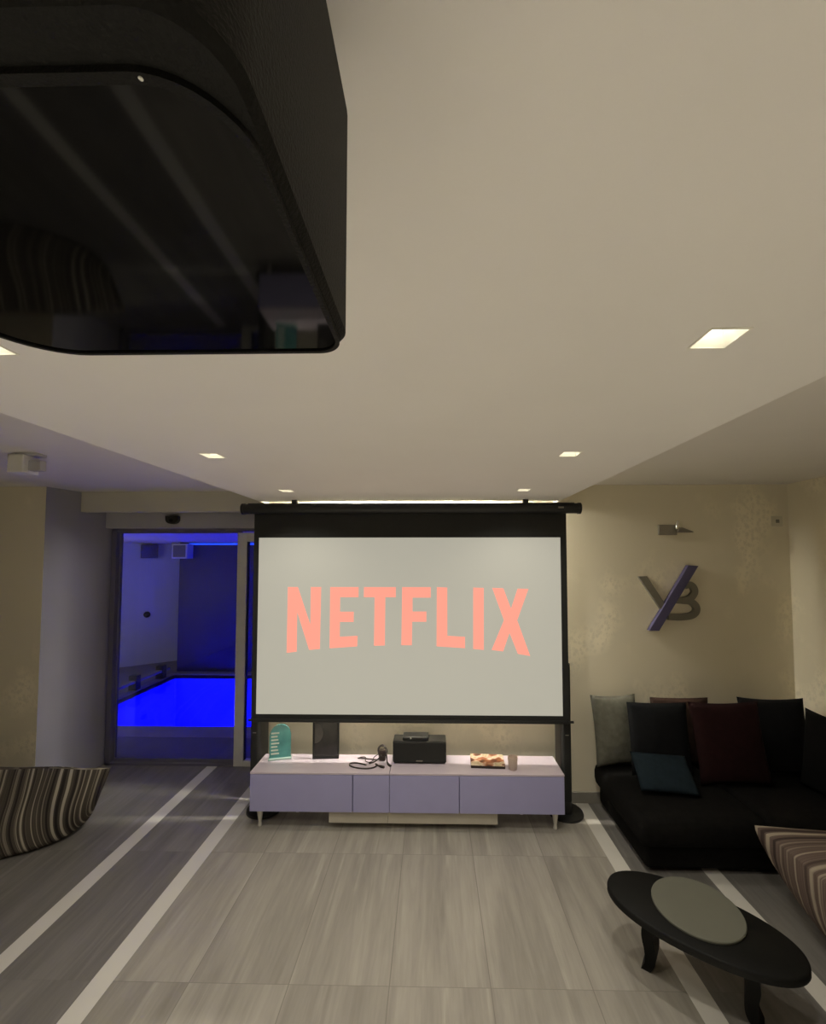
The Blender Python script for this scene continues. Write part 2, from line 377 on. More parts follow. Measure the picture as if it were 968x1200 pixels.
for i in range(4):
    a, b = p[i], p[(i+1) % 4]
    bm.faces.new([bm.verts.new(q) for q in ((a[0], a[1], -0.001), (b[0], b[1], -0.001), (b[0], b[1], z0), (a[0], a[1], z0))])
bm.faces.new([bm.verts.new((q[0], q[1], z0)) for q in p])
bmesh.ops.remove_doubles(bm, verts=bm.verts, dist=1e-5)
struct('floor_pool_basin', bm, M_basin)
bm = bmesh.new(); bm.faces.new([bm.verts.new((q[0], q[1], -0.012)) for q in p]); bmesh.ops.subdivide_edges(bm, edges=bm.edges, cuts=6, use_grid_fill=True)
wtr = obj('pool_water', bm, M_water); wtr['kind'] = 'stuff'; tag(wtr, 'glowing blue water of the pool behind the sliding door', 'water')
struct('ceiling_pool_room', B(PX0, PX1, DY+0.08, 9.0, PZ, PZ+0.08), M_poolceil)
bm = bmesh.new(); prism(bm, [(-6.3, 6.86), (-4.72, 8.08), (-4.72, 8.2), (-6.3, 6.98)], 0, PZ)
struct('wall_pool_left', bm, M_poolwhite)
bm = bmesh.new(); bx(bm, -4.40, PX1, PY1, PY1+1.2, 0, PZ)
struct('wall_pool_back', bm, M_pooldark)
struct('wall_pool_side', B(-6.3, -6.2, DY, 7.2, 0, PZ), M_poolwhite)
struct('wall_pool_right', B(PX1, PX1+0.1, DY, PY1, 0, PZ), M_poolwhite)
struct('wall_pool_front', B(-6.2, -3.06, DY+0.08, DY+0.12, 0, PZ), M_poolwhite)
struct('wall_pool_front_right', B(-1.425, PX1, DY, DY+0.12, 0, PZ), M_poolwhite)
o = tag(obj('led_strip', B(-4.22, PX1, PY1-0.035, PY1, PZ-0.04, PZ-0.015), M_led), 'thin blue light strip along the top of the dark pool wall', 'light strip')
t = thing('pool_kerb_rail', 'low pale rail on dark blocks along the left edge of the pool', 'rail', (-4.40, 6.2, 0))
obj('rail', B(-0.07, 0.05, -0.95, 0.75, 0.10, 0.14, bev=0.01), M_deck, t)
for y in (-0.62, -0.02, 0.58):
    obj('support_block', B(-0.06, 0.062, y-0.05, y+0.05, 0.0, 0.21, bev=0.01), M_black, t)
for (x, y, z, rz, m1, lab) in ((-4.28, 7.08, 2.06, 0.0, M_signgrey, 'grey faced square speaker at the corner of the dark pool wall'), (-5.21, 7.60, 2.07, math.atan2(1.22, 1.58), M_signblue, 'blue square box standing in for a door glass reflection of the grey speaker')):
    t = thing('speaker_and_reflection', lab, 'speaker', (x, y, z), rz, 'square speakers in the pool room')  # blue one stands in for the grey speaker's reflection in the door glass
    obj('cabinet', B(-0.13, 0.13, -0.09, 0.10, -0.125, 0.125, bev=0.008), M_white if m1 is M_signgrey else m1, t)
    obj('grille', B(-0.105, 0.105, -0.098, -0.088, -0.10, 0.10, bev=0.004), m1, t)
bm = bmesh.new(); lathe(bm, [(0.055, 0), (0.055, 0.02), (0.035, 0.045), (0.0001, 0.05)], 20); bmesh.ops.rotate(bm, verts=bm.verts, matrix=Matrix.Rotation(PI/2, 3, 'X'))
tag(obj('wall_outlet', bm, M_black, None, smooth=True, angle=40, loc=(-5.26, 7.655, 0.91), rot=(0, 0, math.atan2(1.22, 1.58))), 'small dark round fitting on the pale pool room wall', 'outlet')
for x in (-3.9, -3.1, -2.2, -1.2):
    l = bpy.data.lights.new('pool_lamp', 'SPOT'); l.color = (0.004, 0.004, 1.0); l.energy = POOL_W; l.shadow_soft_size = 0.08; l.spot_size = R(150); l.spot_blend = 0.5
    lo = bpy.data.objects.new('pool_lamp', l); C.objects.link(lo); lo.location = (x, PN+0.06, -0.55); lo.rotation_euler = (R(90-52), 0, 0)
l = bpy.data.lights.new('pool_room_fill', 'POINT'); l.color = (1.0, 0.98, 0.86); l.energy = 9.0; l.shadow_soft_size = 0.15
lo = bpy.data.objects.new('pool_room_fill', l); C.objects.link(lo); lo.location = (-4.9, 5.3, 1.25)  # added white fill in mid-air without a fixture, offsets the blue

# ------------------------------------------------------------------ downlights
def make_downlight():
    t = thing('downlight', 'square recessed downlight', 'ceiling light')
    bm = bmesh.new(); D = 0.075; h = HS
    top = h*0.72
    lo = [(-h, -h), (h, -h), (h, h), (-h, h)]; hi = [(-top, -top), (top, -top), (top, top), (-top, top)]
    for i in range(4):
        a, b, c, d = lo[i], lo[(i+1) % 4], hi[(i+1) % 4], hi[i]
        bm.faces.new([bm.verts.new(q) for q in ((a[0], a[1], 0), (b[0], b[1], 0), (c[0], c[1], D), (d[0], d[1], D))])
    bm.faces.new([bm.verts.new((q[0], q[1], D)) for q in hi])
    bmesh.ops.remove_doubles(bm, verts=bm.verts, dist=1e-5)
    obj('reflector', bm, M_offwhite, t)
    bm = bmesh.new()
    for (a, b, c, d) in ((-h-0.004, h+0.004, -h-0.004, -h), (-h-0.004, h+0.004, h, h+0.004), (-h-0.004, -h, -h, h), (h, h+0.004, -h, h)): bx(bm, a, b, c, d, -0.002, 0.002)
    obj('trim_ring', bm, M_offwhite, t)
    bm = bmesh.new(); lathe(bm, [(0.0001, 0.0), (0.021, 0.0), (0.023, 0.008), (0.0001, 0.012)], 20); bmesh.ops.translate(bm, verts=bm.verts, vec=(0, 0, D-0.02))
    obj('lens', bm, M_lens, t, smooth=True, angle=40)
    return t
def bulb(t, watts, beam, blend):
    l = bpy.data.lights.new('bulb', 'SPOT'); l.energy = watts; l.color = (1.0, 0.945, 0.82); l.spot_size = R(beam); l.spot_blend = blend; l.shadow_soft_size = 0.025
    lo = bpy.data.objects.new('bulb', l); C.objects.link(lo); lo.parent = t; lo.location = (0, 0, -0.004)
d0 = make_downlight(); first = True
labs = {(0, 0): 'square recessed downlight just left of the hanging projector, cut by the photo edge', (1, 0): 'nearest square recessed downlight, right of the hanging projector',
        (0, 1): 'square recessed downlight in the left row, second from the screen', (1, 1): 'square recessed downlight in the right row, second from the screen',
        (0, 2): 'small square downlight nearest the screen, in the left row', (1, 2): 'small square downlight nearest the screen, in the right row'}
for j, y in enumerate(DLY):
    for i, x in enumerate(DLX):
        t = d0 if first else copy_tree(d0); first = False
        t.location = (x, y, CL)
        t['label'] = labs.get((i, j), 'square recessed downlight in the rear rows of the lowered ceiling'); t['group'] = 'square downlights in the lowered ceiling' if j < 3 else 'rear ceiling downlights'
for t in [o for o in C.objects if o.name.startswith('downlight')]:
    y = t.location.y
    if y > 0.5: bulb(t, DOWN_W*0.6 if y > 2.5 else DOWN_W, 138, 1.0)     # wide spill
    if y < 1.5: bulb(t, DOWN_BOUNCE_W*(1.25 if y > 0.5 else 1.0), 46, 0.6)      # narrow beam; extra one added to the nearest visible row, brightens ceiling by bounce
# lamp tube in the slot between lowered ceiling and wall
t = thing('cove_light', 'slim lit lamp slot in the ceiling right behind the screen roller', 'ceiling light', (-0.18, 3.238, CH))
obj('diffuser', B(-0.70, 0.70, -0.02, 0.02, -0.045, -0.02, bev=0.004), M_cove, t)
obj('mounting_rail', B(-0.72, 0.72, -0.03, 0.03, -0.02, 0.0), M_white, t)

# ------------------------------------------------------------------ projector
t = thing('projector', 'big black projector hanging from the ceiling close to the camera', 'projector', (0, 0, 0))
X0, X1, Y0, Y1, Z0, Z1 = -0.372, -0.0735, 0.128, 0.366, 2.088, 2.300
bm = bmesh.new()
prof = [(0.0, Z0+0.006), (-0.0, Z0+0.006)]
def ringv(ins, z): return [bm.verts.new((q[0], q[1], z)) for q in rrect(X0+ins, X1-ins, Y0+ins, Y1-ins, [max(0.004, r-ins) for r in (0.06, 0.034, 0.024, 0.06)], 8)]
rings = [ringv(0.010, Z0+0.0), ringv(0.004, Z0+0.001), ringv(0.0, Z0+0.006), ringv(0.0, Z1-0.012), ringv(0.004, Z1-0.003), ringv(0.012, Z1)]
for a, b in zip(rings, rings[1:]):
    for k in range(len(a)): bm.faces.new((a[k], a[(k+1) % len(a)], b[(k+1) % len(a)], b[k]))
bm.faces.new(rings[0][::-1]); bm.faces.new(rings[-1])
obj('shell', bm, M_proj, t, smooth=True, angle=35)
bm = bmesh.new()
prism(bm, rrect(X0+0.009, X1-0.008, Y0+0.024, Y1-0.004, (0.05, 0.034, 0.02, 0.055), 10), Z0-0.0015, Z0+0.001)
obj('gloss_underside', bm, M_gloss, t)
bm = bmesh.new()
o0 = rrect(X0+0.006, X1-0.005, Y0+0.020, Y1-0.002, (0.054, 0.038, 0.022, 0.058), 10); i0 = rrect(X0+0.010, X1-0.0085, Y0+0.0245, Y1-0.0055, (0.05, 0.034, 0.019, 0.054), 10)
for z in (Z0-0.003,):
    a = [bm.verts.new((q[0], q[1], z)) for q in o0]; b = [bm.verts.new((q[0], q[1], z)) for q in i0]; c = [bm.verts.new((q[0], q[1], Z0+0.001)) for q in o0]; d = [bm.verts.new((q[0], q[1], Z0+0.001)) for q in i0]
    n = len(a)
    for k in range(n):
        l = (k+1) % n
        bm.faces.new((a[k], a[l], b[l], b[k])); bm.faces.new((a[k], a[l], c[l], c[k])); bm.faces.new((b[k], b[l], d[l], d[k]))
obj('underside_rim', bm, M_proj, t, smooth=True, angle=35)
bm = bmesh.new(); lathe(bm, [(0.0001, -0.0004), (0.0007, -0.0003), (0.0010, 0.0)], 12, (-0.112, Y0+0.0225, Z0-0.003)); obj('screw', bm, M_white, t, smooth=True)
bm = bmesh.new(); lathe(bm, [(0.03, 0), (0.03, 0.02), (0.045, 0.024), (0.045, CL-Z1)], 20, (-0.22, 0.25, Z1))
obj('ceiling_mount', bm, M_black, t)
bm = bmesh.new(); lathe(bm, [(0.034, 0), (0.03, 0.012), (0.024, 0.014), (0.0001, 0.006)], 24); bmesh.ops.rotate(bm, verts=bm.verts, matrix=Matrix.Rotation(-PI/2, 3, 'X')); bmesh.ops.translate(bm, verts=bm.verts, vec=(-0.30, Y1, 2.2))
obj('lens', bm, M_gloss, t, smooth=True, angle=35)

# ------------------------------------------------------------------ projection screen
SYp = 3.15
t = thing('projection_screen', 'large pull-down projection screen showing red lettering on a pale ground', 'projection screen', (0, SYp, 0))
bm = bmesh.new(); tube(bm, [(-1.435, 0, 2.293), (1.095, 0, 2.293)], 0.039, 20)
bx(bm, -1.40, 1.06, -0.02, 0.025, 2.29, 2.334)
obj('roller_case', bm, M_black, t, smooth=True, angle=40)
for x in (-1.45, 1.09):
    bm = bmesh.new(); tube(bm, [(x, 0, 2.293), (x+0.02, 0, 2.293)], 0.043, 20); obj('end_cap', bm, M_black, t, smooth=True, angle=40)
for x in (-1.05, 0.70):
    obj('hanger_bracket', B(x-0.02, x+0.02, -0.015, 0.015, 2.33, CL), M_black, t)
obj('maker_mark', B(0.935, 0.975, -0.0405, -0.036, 2.29, 2.302), M_steel, t)
sx0, sx1, sz0, sz1 = -1.318, 0.957, 0.758, 2.074
fx0, fx1, fz0, fz1 = -1.356, 1.003, 0.722, 2.262
bm = bmesh.new()
bx(bm, fx0, fx1, -0.002, 0.002, sz1, fz1); bx(bm, fx0, sx0, -0.002, 0.002, fz0, sz1); bx(bm, sx1, fx1, -0.002, 0.002, fz0, sz1); bx(bm, sx0, sx1, -0.002, 0.002, fz0, sz0)
obj('black_border', bm, M_fabric, t)
obj('bounce_backing', B(sx0, sx1, 0.0005, 0.002, sz0, sz1), M_white, t)  # unseen back made white to bounce cove light onto the wall below
obj('picture_area', B(sx0, sx1, -0.0015, 0.0, sz0, sz1), M_screen, t)
bm = bmesh.new(); bx(bm, -1.35, 1.0, -0.012, 0.012, 0.700, 0.726, bev=0.006); obj('weight_bar', bm, M_black, t)
bm = bmesh.new(); tube(bm, [(1.0, 0, 0.713), (1.035, 0, 0.713)], 0.009, 10); obj('bar_tip', bm, M_black, t); bm = bmesh.new(); tube(bm, [(-1.375, 0, 0.713), (-1.35, 0, 0.713)], 0.009, 10); obj('bar_tip', bm, M_black, t)
letters = [
 [(120,173),(150,173),(189,285),(189,173),(220,173),(218,356),(186,359),(149,247),(149,364),(119,368)],
 [(247,173),(332,173),(332,203),(277,203),(277,246),(318,246),(318,276),(277,276),(277,320),(330,317),(329,348),(247,354)],
 [(348,173),(443,173),(443,203),(412,203),(411,345),(379,346),(380,203),(348,203)],
 [(462,173),(547,173),(547,204),(493,204),(493,245),(534,245),(534,275),(492,275),(491,344),(460,344)],
 [(565,173),(596,174),(596,316),(648,319),(648,352),(564,347)],
 [(673,174),(704,175),(703,357),(672,354)],
 [(729,175),(762,176),(784,236),(804,177),(836,178),(802,270),(839,374),(803,368),(779,307),(760,361),(726,357),(763,270)]]
def s2w(q): return ((q[0]/2.547 + 290 - 507)/490*SYp, 1.9 - (q[1]/2.547 + 620 - 657)/490*SYp)
for P in letters:
    bm = bmesh.new(); prism(bm, [s2w(q) for q in P], -0.0024, -0.0016, 'y')
    obj('projected_letter', bm, M_letter, t)

# ------------------------------------------------------------------ console
KX0, KX1, KY0, KY1, KZ0, KZ1 = -1.292, 0.918, 3.0, 3.285, 0.138, 0.408
t = thing('media_console', 'long low lavender media console on small silver legs under the screen', 'media console', (-0.18, 3.18, 0))
def K(*a, **k): # world box into the console's own frame
    return B(a[0]+0.18, a[1]+0.18, a[2]-3.18, a[3]-3.18, a[4], a[5], **k)
obj('body', K(KX0, KX1, KY0+0.018, KY1, KZ0, KZ1-0.014), M_lavender, t)
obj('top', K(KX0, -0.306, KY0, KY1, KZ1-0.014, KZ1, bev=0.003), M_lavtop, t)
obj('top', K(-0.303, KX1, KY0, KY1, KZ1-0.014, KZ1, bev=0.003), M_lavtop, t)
for a, b in ((KX0+0.002, -0.566), (-0.560, -0.306), (-0.303, 0.182), (0.188, KX1-0.002)):
    obj('drawer_front', K(a, b, KY0, KY0+0.018, KZ0, KZ1-0.016, bev=0.002), M_lavender, t)
obj('plinth', K(-0.735, -0.32, 3.028, 3.26, 0.05, KZ0), M_plinth, t)
obj('plinth', K(-0.317, 0.455, 3.028, 3.26, 0.05, KZ0), M_plinth, t)
for x in (KX0+0.05, KX1-0.05):
    for y in (3.07, 3.24):
        bm = bmesh.new(); lathe(bm, [(0.012, 0), (0.015, 0.004), (0.014, 0.015), (0.011, 0.03), (0.017, 0.07), (0.024, 0.125), (0.024, 0.138)], 14, ((x if y < 3.2 else x*0.80-0.03)+0.18, y-3.18, 0))
        obj('leg', bm, M_leg, t, smooth=True, angle=40)
for x in (-0.6, 0.3):
    bm = bmesh.new(); lathe(bm, [(0.02, 0), (0.02, 0.05)], 12, (x+0.18, 0.05, 0)); obj('plinth_foot', bm, M_black, t)

# things on the console
t = thing('award_plaque', 'arched teal glass plaque with pale lines, left end of the console', 'plaque', (-1.150, 3.20, KZ1), math.radians(14))
arch = [(-0.077, 0.012), (0.077, 0.012)] + [(0.077*math.cos(a), 0.172 + 0.085*math.sin(a)) for a in [PI*k/14 for k in range(15)]]
bm = bmesh.new(); prism(bm, arch, -0.008, 0.008, 'y'); obj('glass_plate', bm, mat('teal_glass', (0.10, 0.36, 0.34), 0.15, var=0.25, scale=12, coat=0.5), t)
bm = bmesh.new()
for k in range(7): bx(bm, -0.065, -0.008 - 0.006*(k % 3), -0.010, -0.0075, 0.040 + 0.025*k, 0.051 + 0.025*k)
obj('text_lines', bm, mat('plaque_text', (0.65, 0.72, 0.62), 0.5), t)
bm = bmesh.new(); bx(bm, -0.084, 0.084, -0.025, 0.025, 0, 0.014, bev=0.003); obj('base', bm, mat('plaque_base_glass', (0.36, 0.48, 0.44), 0.2), t)
t = thing('picture_frame', 'black upright framed picture standing on the console behind left', 'picture frame', (-0.808, 3.215, KZ1), math.radians(4))
fw, fh = 0.098, 0.315
bm = bmesh.new()
for q in ((-fw, fw, 0, 0.016), (-fw, fw, fh-0.016, fh), (-fw, -fw+0.013, 0.016, fh-0.016), (fw-0.013, fw, 0.016, fh-0.016)): bx(bm, q[0], q[1], -0.012, 0.012, q[2], q[3], bev=0.002)
obj('frame', bm, M_black, t)
obj('dark_picture', B(-fw+0.012, fw-0.012, -0.006, 0.008, 0.014, fh-0.014), mat('dark_print', (0.030, 0.028, 0.026), 0.25, var=0.3, scale=14, coat=0.4), t)
bm = bmesh.new(); prism(bm, [(-0.083 + 0.062*math.cos(a), 0.19 + 0.075*math.sin(a)) for a in [-PI/2 + PI*k/16 for k in range(17)]], -0.0066, -0.005, 'y')
obj('pale_round_shape', bm, mat('grey_shape', (0.10, 0.093, 0.085), 0.3, var=0.2, scale=20), t)  # paler half ellipse over the dark picture
obj('stand', B(-0.02, 0.02, 0.008, 0.06, 0, 0.012), M_black, t)
# cables
M_cable = mat('brown_black_cable', (0.028, 0.020, 0.017), 0.5)
def cz(p, z=0.004): return (p[0], 3.06 + (p[1]-3.06)*0.86, KZ1 + z)
t = thing('cable', 'dark looped cable with a plug lying on the console', 'cable', (0, 0, 0))
bm = bmesh.new()
pts = [(-0.485, 3.115, .005), (-0.52, 3.135, .005), (-0.565, 3.15, .005), (-0.605, 3.14, .005), (-0.60, 3.10, .005), (-0.545, 3.065, .005), (-0.475, 3.055, .005), (-0.425, 3.075, .005), (-0.405, 3.115, .007), (-0.42, 3.135, .006), (-0.40, 3.11, .006), (-0.385, 3.09, .007)]
tube(bm, smooth_path([cz(p, p[2]) for p in pts]), 0.0052, 8); obj('cord', bm, M_cable, t, smooth=True)
bm = bmesh.new(); tube(bm, [cz((-0.390, 3.098), .008), cz((-0.372, 3.083), .008), cz((-0.350, 3.072), .008)], [0.006, 0.010, 0.009], 10); obj('plug', bm, M_cable, t, smooth=True, angle=40)
t = thing('cable', 'tangled dark cable heap with adapter beside the centre speaker', 'cable', (0, 0, 0))
bm = bmesh.new()
for (pts, r) in (([(-0.30, 3.10, .006), (-0.33, 3.13, .02), (-0.345, 3.17, .06), (-0.36, 3.20, .105), (-0.395, 3.21, .10), (-0.405, 3.20, .06), (-0.37, 3.19, .03), (-0.34, 3.20, .07), (-0.37, 3.21, .115), (-0.41, 3.215, .085), (-0.40, 3.19, .02), (-0.46, 3.215, .008), (-0.53, 3.235, .006), (-0.565, 3.235, .005)], 0.0042),
                 ([(-0.56, 3.24, .004), (-0.54, 3.26, .004), (-0.505, 3.235, .012), (-0.50, 3.185, .006), (-0.47, 3.165, .006), (-0.445, 3.19, .008), (-0.44, 3.22, .02), (-0.39, 3.215, .055)], 0.003),
                 ([(-0.38, 3.18, .05), (-0.41, 3.175, .02), (-0.435, 3.168, .006), (-0.452, 3.152, .006)], 0.0045),
                 ([(-0.352, 3.19, .09), (-0.34, 3.16, .05), (-0.33, 3.12, .012), (-0.305, 3.095, .006)], 0.005)):
    tube(bm, smooth_path([cz(p, p[2]) for p in pts]), r, 7)
obj('cord', bm, M_cable, t, smooth=True)
bm = bmesh.new(); bx(bm, -0.402, -0.352, 3.175, 3.21, KZ1+0.0, KZ1+0.082, bev=0.008); obj('adapter', bm, mat('adapter_brown', (0.05, 0.032, 0.024), 0.5), t)
bm = bmesh.new(); tube(bm, [cz((-0.450, 3.156), .009), cz((-0.458, 3.148), .009), cz((-0.466, 3.139), .009)], [0.004, 0.008, 0.007], 8); obj('plug', bm, M_cable, t, smooth=True)
# centre speaker with small box on it
t = thing('centre_speaker', 'wide black centre speaker in the middle of the console', 'speaker', (-0.098, 3.20, KZ1))
obj('cabinet', B(-0.197, 0.197, -0.055, 0.075, 0.006, 0.160, bev=0.008), M_black, t)
obj('grille', B(-0.192, 0.192, -0.066, -0.053, 0.010, 0.156, bev=0.006), M_fabric, t)
obj('maker_badge', B(-0.024, 0.024, -0.069, -0.065, 0.020, 0.029, bev=0.002), M_steel, t)
for x in (-0.15, 0.15): obj('rubber_foot', B(x-0.02, x+0.02, -0.03, 0.06, 0, 0.008), M_black, t)
t = thing('media_player', 'small flat dark box on top of the centre speaker', 'media player', (-0.128, 3.20, KZ1+0.160))
obj('case', B(-0.095, 0.095, -0.045, 0.055, 0, 0.026, bev=0.006), M_black, t)
bm = bmesh.new(); lathe(bm, [(0.0001, 0), (0.006, 0.0), (0.006, 0.003)], 10); bmesh.ops.rotate(bm, verts=bm.verts, matrix=Matrix.Rotation(PI/2, 3, 'X')); bmesh.ops.translate(bm, verts=bm.verts, vec=(-0.035, -0.0445, 0.018)); obj('indicator', bm, M_white, t)
# magazine
def photo_mat():
    m = bpy.data.materials.new('food_photo'); N, L = nt(m); b = N['Principled BSDF']; b.inputs['Roughness'].default_value = 0.3
    tc = N.new('ShaderNodeTexCoord'); v = N.new('ShaderNodeTexVoronoi'); v.inputs['Scale'].default_value = 26; v.feature = 'SMOOTH_F1'; L.new(tc.outputs['Object'], v.inputs['Vector'])
    r = N.new('ShaderNodeValToRGB'); e = r.color_ramp.elements
    e[0].position = 0.1; e[0].color = (0.10, 0.03, 0.012, 1); e[1].position = 0.95; e[1].color = (0.7, 0.6, 0.45, 1)
    for p, c in ((0.3, (0.42, 0.15, 0.06, 1)), (0.5, (0.75, 0.62, 0.5, 1)), (0.7, (0.5, 0.38, 0.2, 1))):
        q = e.new(p); q.color = c
    sp = N.new('ShaderNodeSeparateColor'); L.new(v.outputs['Color'], sp.inputs[0]); L.new(sp.outputs[0], r.inputs['Fac']); L.new(r.outputs['Color'], b.inputs['Base Color'])
    return m
t = thing('book', 'book with a warm coloured food picture lying on the right half of the console', 'book', (0.402, 3.17, KZ1), math.radians(-3))
obj('pages', B(-0.117, 0.117, -0.086, 0.086, 0.004, 0.018), mat('page_edges', (0.6, 0.55, 0.45), 0.8), t)
obj('cover', B(-0.122, 0.122, -0.09, 0.09, 0.018, 0.022), photo_mat(), t)
obj('cover_edge', B(-0.122, 0.122, -0.09, -0.0855, 0.004, 0.018), mat('dark_spine', (0.03, 0.018, 0.012), 0.5), t)
obj('back_cover', B(-0.122, 0.122, -0.09, 0.09, 0.0, 0.004), mat('dark_back_cover', (0.03, 0.02, 0.015), 0.5), t)
t = thing('candle_glass', 'small frosted candle glass beside the book on the console', 'candle', (0.572, 3.075, KZ1))
bm = bmesh.new(); lathe(bm, [(0.026, 0), (0.029, 0.004), (0.036, 0.088), (0.033, 0.088), (0.027, 0.008), (0.0001, 0.007)], 24)
obj('tumbler', bm, mat('frosted_pink_glass', (0.60, 0.48, 0.40), 0.35, spec=0.6), t, smooth=True, angle=50)
bm = bmesh.new(); lathe(bm, [(0.027, 0.009), (0.031, 0.055), (0.0001, 0.056)], 20); obj('wax', bm, mat('wax', (0.62, 0.52, 0.42), 0.6), t, smooth=True, angle=50)

# ------------------------------------------------------------------ tower speakers
def tower(x, y, lab, dx=0.0):
    t = thing('tower_speaker', lab, 'speaker', (x, y, 0), 0, 'tower speakers beside the console')
    bm = bmesh.new(); lathe(bm, [(0.128, 0), (0.132, 0.006), (0.128, 0.018), (0.05, 0.026), (0.0001, 0.028)], 32, (dx, 0, 0)); obj('base', bm, M_gloss if False else M_black, t, smooth=True, angle=40)
    bm = bmesh.new(); prism(bm, rrect(-0.040, 0.040, -0.06, 0.11, (0.03, 0.03, 0.01, 0.01), 6), 0.02, 1.12); obj('column', bm, mat('tower_cabinet', (0.013, 0.012, 0.0115), 0.35), t, smooth=True, angle=40)
    bm = bmesh.new(); prism(bm, rrect(-0.034, 0.034, -0.068, -0.04, (0.02, 0.02, 0.005, 0.005), 6), 0.12, 1.10); obj('grille', bm, M_fabric, t)
    obj('badge', B(-0.012, 0.012, -0.071, -0.067, 0.60, 0.606), M_steel, t)
    return t
tower(0.998, 3.258, 'black tower speaker on a round base at the right end of the console')
tower(-1.345, 3.26, 'black tower speaker at the left end of the console beside the sliding door', 0.06)

# ------------------------------------------------------------------ wall emblem, lamp, plate
def w5(q, Y=WY): return ((q[0]/4.84 + 730 - 507)/490*Y, 1.9 - (q[1]/4.84 + 580 - 657)/490*Y)
t = thing('wall_emblem', 'metal letters Y and B crossed by a blue slash on the wall above the sofa', 'wall sign', (0, WY, 0))
def ribbon(pts, wpx, y0=-0.028):
    P = [Vector((p[0], p[1], 0)) for p in pts]; P = smooth_path(P, 5); L_, R_ = [], []
    for i, p in enumerate(P):
        d = (P[min(i+1, len(P)-1)] - P[max(i-1, 0)]).normalized(); n = Vector((-d.y, d.x, 0))*wpx/2
        L_.append(w5(p+n)); R_.append(w5(p-n))
    bm = bmesh.new()
    def V(q, y): return bm.verts.new((q[0], y, q[1]))
    q = [(V(l, y0), V(r, y0), V(l, -0.002), V(r, -0.002)) for l, r in zip(L_, R_)]
    for a, b in zip(q, q[1:]):
        bm.faces.new((a[0], b[0], b[1], a[1])); bm.faces.new((a[2], a[3], b[3], b[2])); bm.faces.new((a[0], a[2], b[2], b[0])); bm.faces.new((a[1], b[1], b[3], a[3]))
    for e in (q[0], q[-1]): bm.faces.new((e[0], e[1], e[3], e[2]))
    return bm
bm = bmesh.new(); prism(bm, [w5(q) for q in ((66,462),(112,459),(208,612),(186,646))], -0.028, -0.002, 'y'); obj('letter_stroke', bm, M_signgrey, t)
obj('letter_bowl', ribbon([(322,512),(350,506),(370,525),(372,552),(350,580),(315,592),(270,592)], 36), M_signgrey, t)
obj('letter_bowl', ribbon([(300,594),(350,600),(378,625),(378,655),(350,677),(290,685),(225,683)], 36, -0.030), M_signgrey, t)
bm = bmesh.new(); prism(bm, [w5(q) for q in ((335,398),(388,402),(165,758),(112,757))], -0.046, -0.006, 'y'); obj('slash_bar', bm, M_signblue, t)
t = thing('wall_lamp', 'small steel wall spotlight above the metal letters', 'wall lamp', (1.90, WY, 2.155))
obj('wall_plate', B(-0.085, 0.06, -0.02, 0.0, -0.05, 0.033, bev=0.003), M_steel, t)
bm = bmesh.new(); tube(bm, [(0.048, -0.045, -0.005), (0.048, -0.045, 0.04), (0.048, -0.045, 0.062)], [0.016, 0.017, 0.010], 14); obj('pivot', bm, mat('chrome', (0.75, 0.72, 0.66), 0.12, 1.0), t, smooth=True, angle=40)
bm = bmesh.new(); tube(bm, [(0.048, 0.0, 0.0), (0.048, -0.05, 0.0)], 0.008, 10); obj('arm', bm, M_steel, t)
bm = bmesh.new(); tube(bm, [(0.05, -0.05, -0.008), (0.07, -0.055, -0.012), (0.155, -0.07, -0.028)], [0.024, 0.022, 0.004], 16); obj('lamp_head', bm, M_steel, t, smooth=True, angle=40)
t = thing('switch_plate', 'small square cream wall plate high near the right corner', 'switch', (2.762, WY, 2.216))
obj('plate', B(-0.042, 0.042, -0.010, 0.0, -0.042, 0.042, bev=0.003), mat('cream_plate', (0.62, 0.57, 0.44), 0.4), t)
obj('dark_insert', B(-0.014, 0.014, -0.014, -0.009, -0.014, 0.014, bev=0.002), M_signgrey, t)
t = thing('ceiling_box', 'small white box under the side ceiling at the far left', 'ceiling fixture', (-2.325, 2.35, CH))
obj('box', B(-0.085, 0.008, -0.05, 0.05, -0.115, -0.012, bev=0.006), M_white, t)
obj('mounting_arm', B(0.008, 0.08, -0.02, 0.02, -0.10, -0.04, bev=0.004), M_paint, t)
obj('ceiling_plate', B(-0.06, 0.07, -0.03, 0.03, -0.014, 0.0), M_paint, t)

# ------------------------------------------------------------------ sofa and pillows
t = thing('sofa', 'deep black fabric sofa in the right corner under the metal letters', 'sofa', (2.04, 2.98, 0))
def S(*a, **k): return B(a[0]-2.04, a[1]-2.04, a[2]-2.98, a[3]-2.98, a[4], a[5], **k)
obj('base', S(1.29, 2.83, 2.64, 3.36, 0.03, 0.20, bev=0.03, seg=3), M_sofa, t, smooth=True, angle=50)
obj('seat_cushion', S(1.245, 2.02, 2.59, 3.37, 0.17, 0.345, bev=0.06, seg=4), M_sofa, t, smooth=True, angle=60)
obj('seat_cushion', S(2.02, 2.835, 2.59, 3.37, 0.17, 0.345, bev=0.06, seg=4), M_sofa, t, smooth=True, angle=60)
obj('armrest', S(2.72, 2.85, 2.64, 3.33, 0.12, 0.60, bev=0.05, seg=4), M_sofa, t, smooth=True, angle=60)
obj('backrest', S(1.60, 2.80, 3.335, 3.385, 0.20, 0.62, bev=0.02, seg=4), M_sofa, t, smooth=True, angle=60)
for x in (1.36, 2.76):
    for y in (2.75, 3.29):
        bm = bmesh.new(); lathe(bm, [(0.02, 0), (0.025, 0.035)], 12, (x-2.04, y-2.98, 0)); obj('leg', bm, M_black, t)
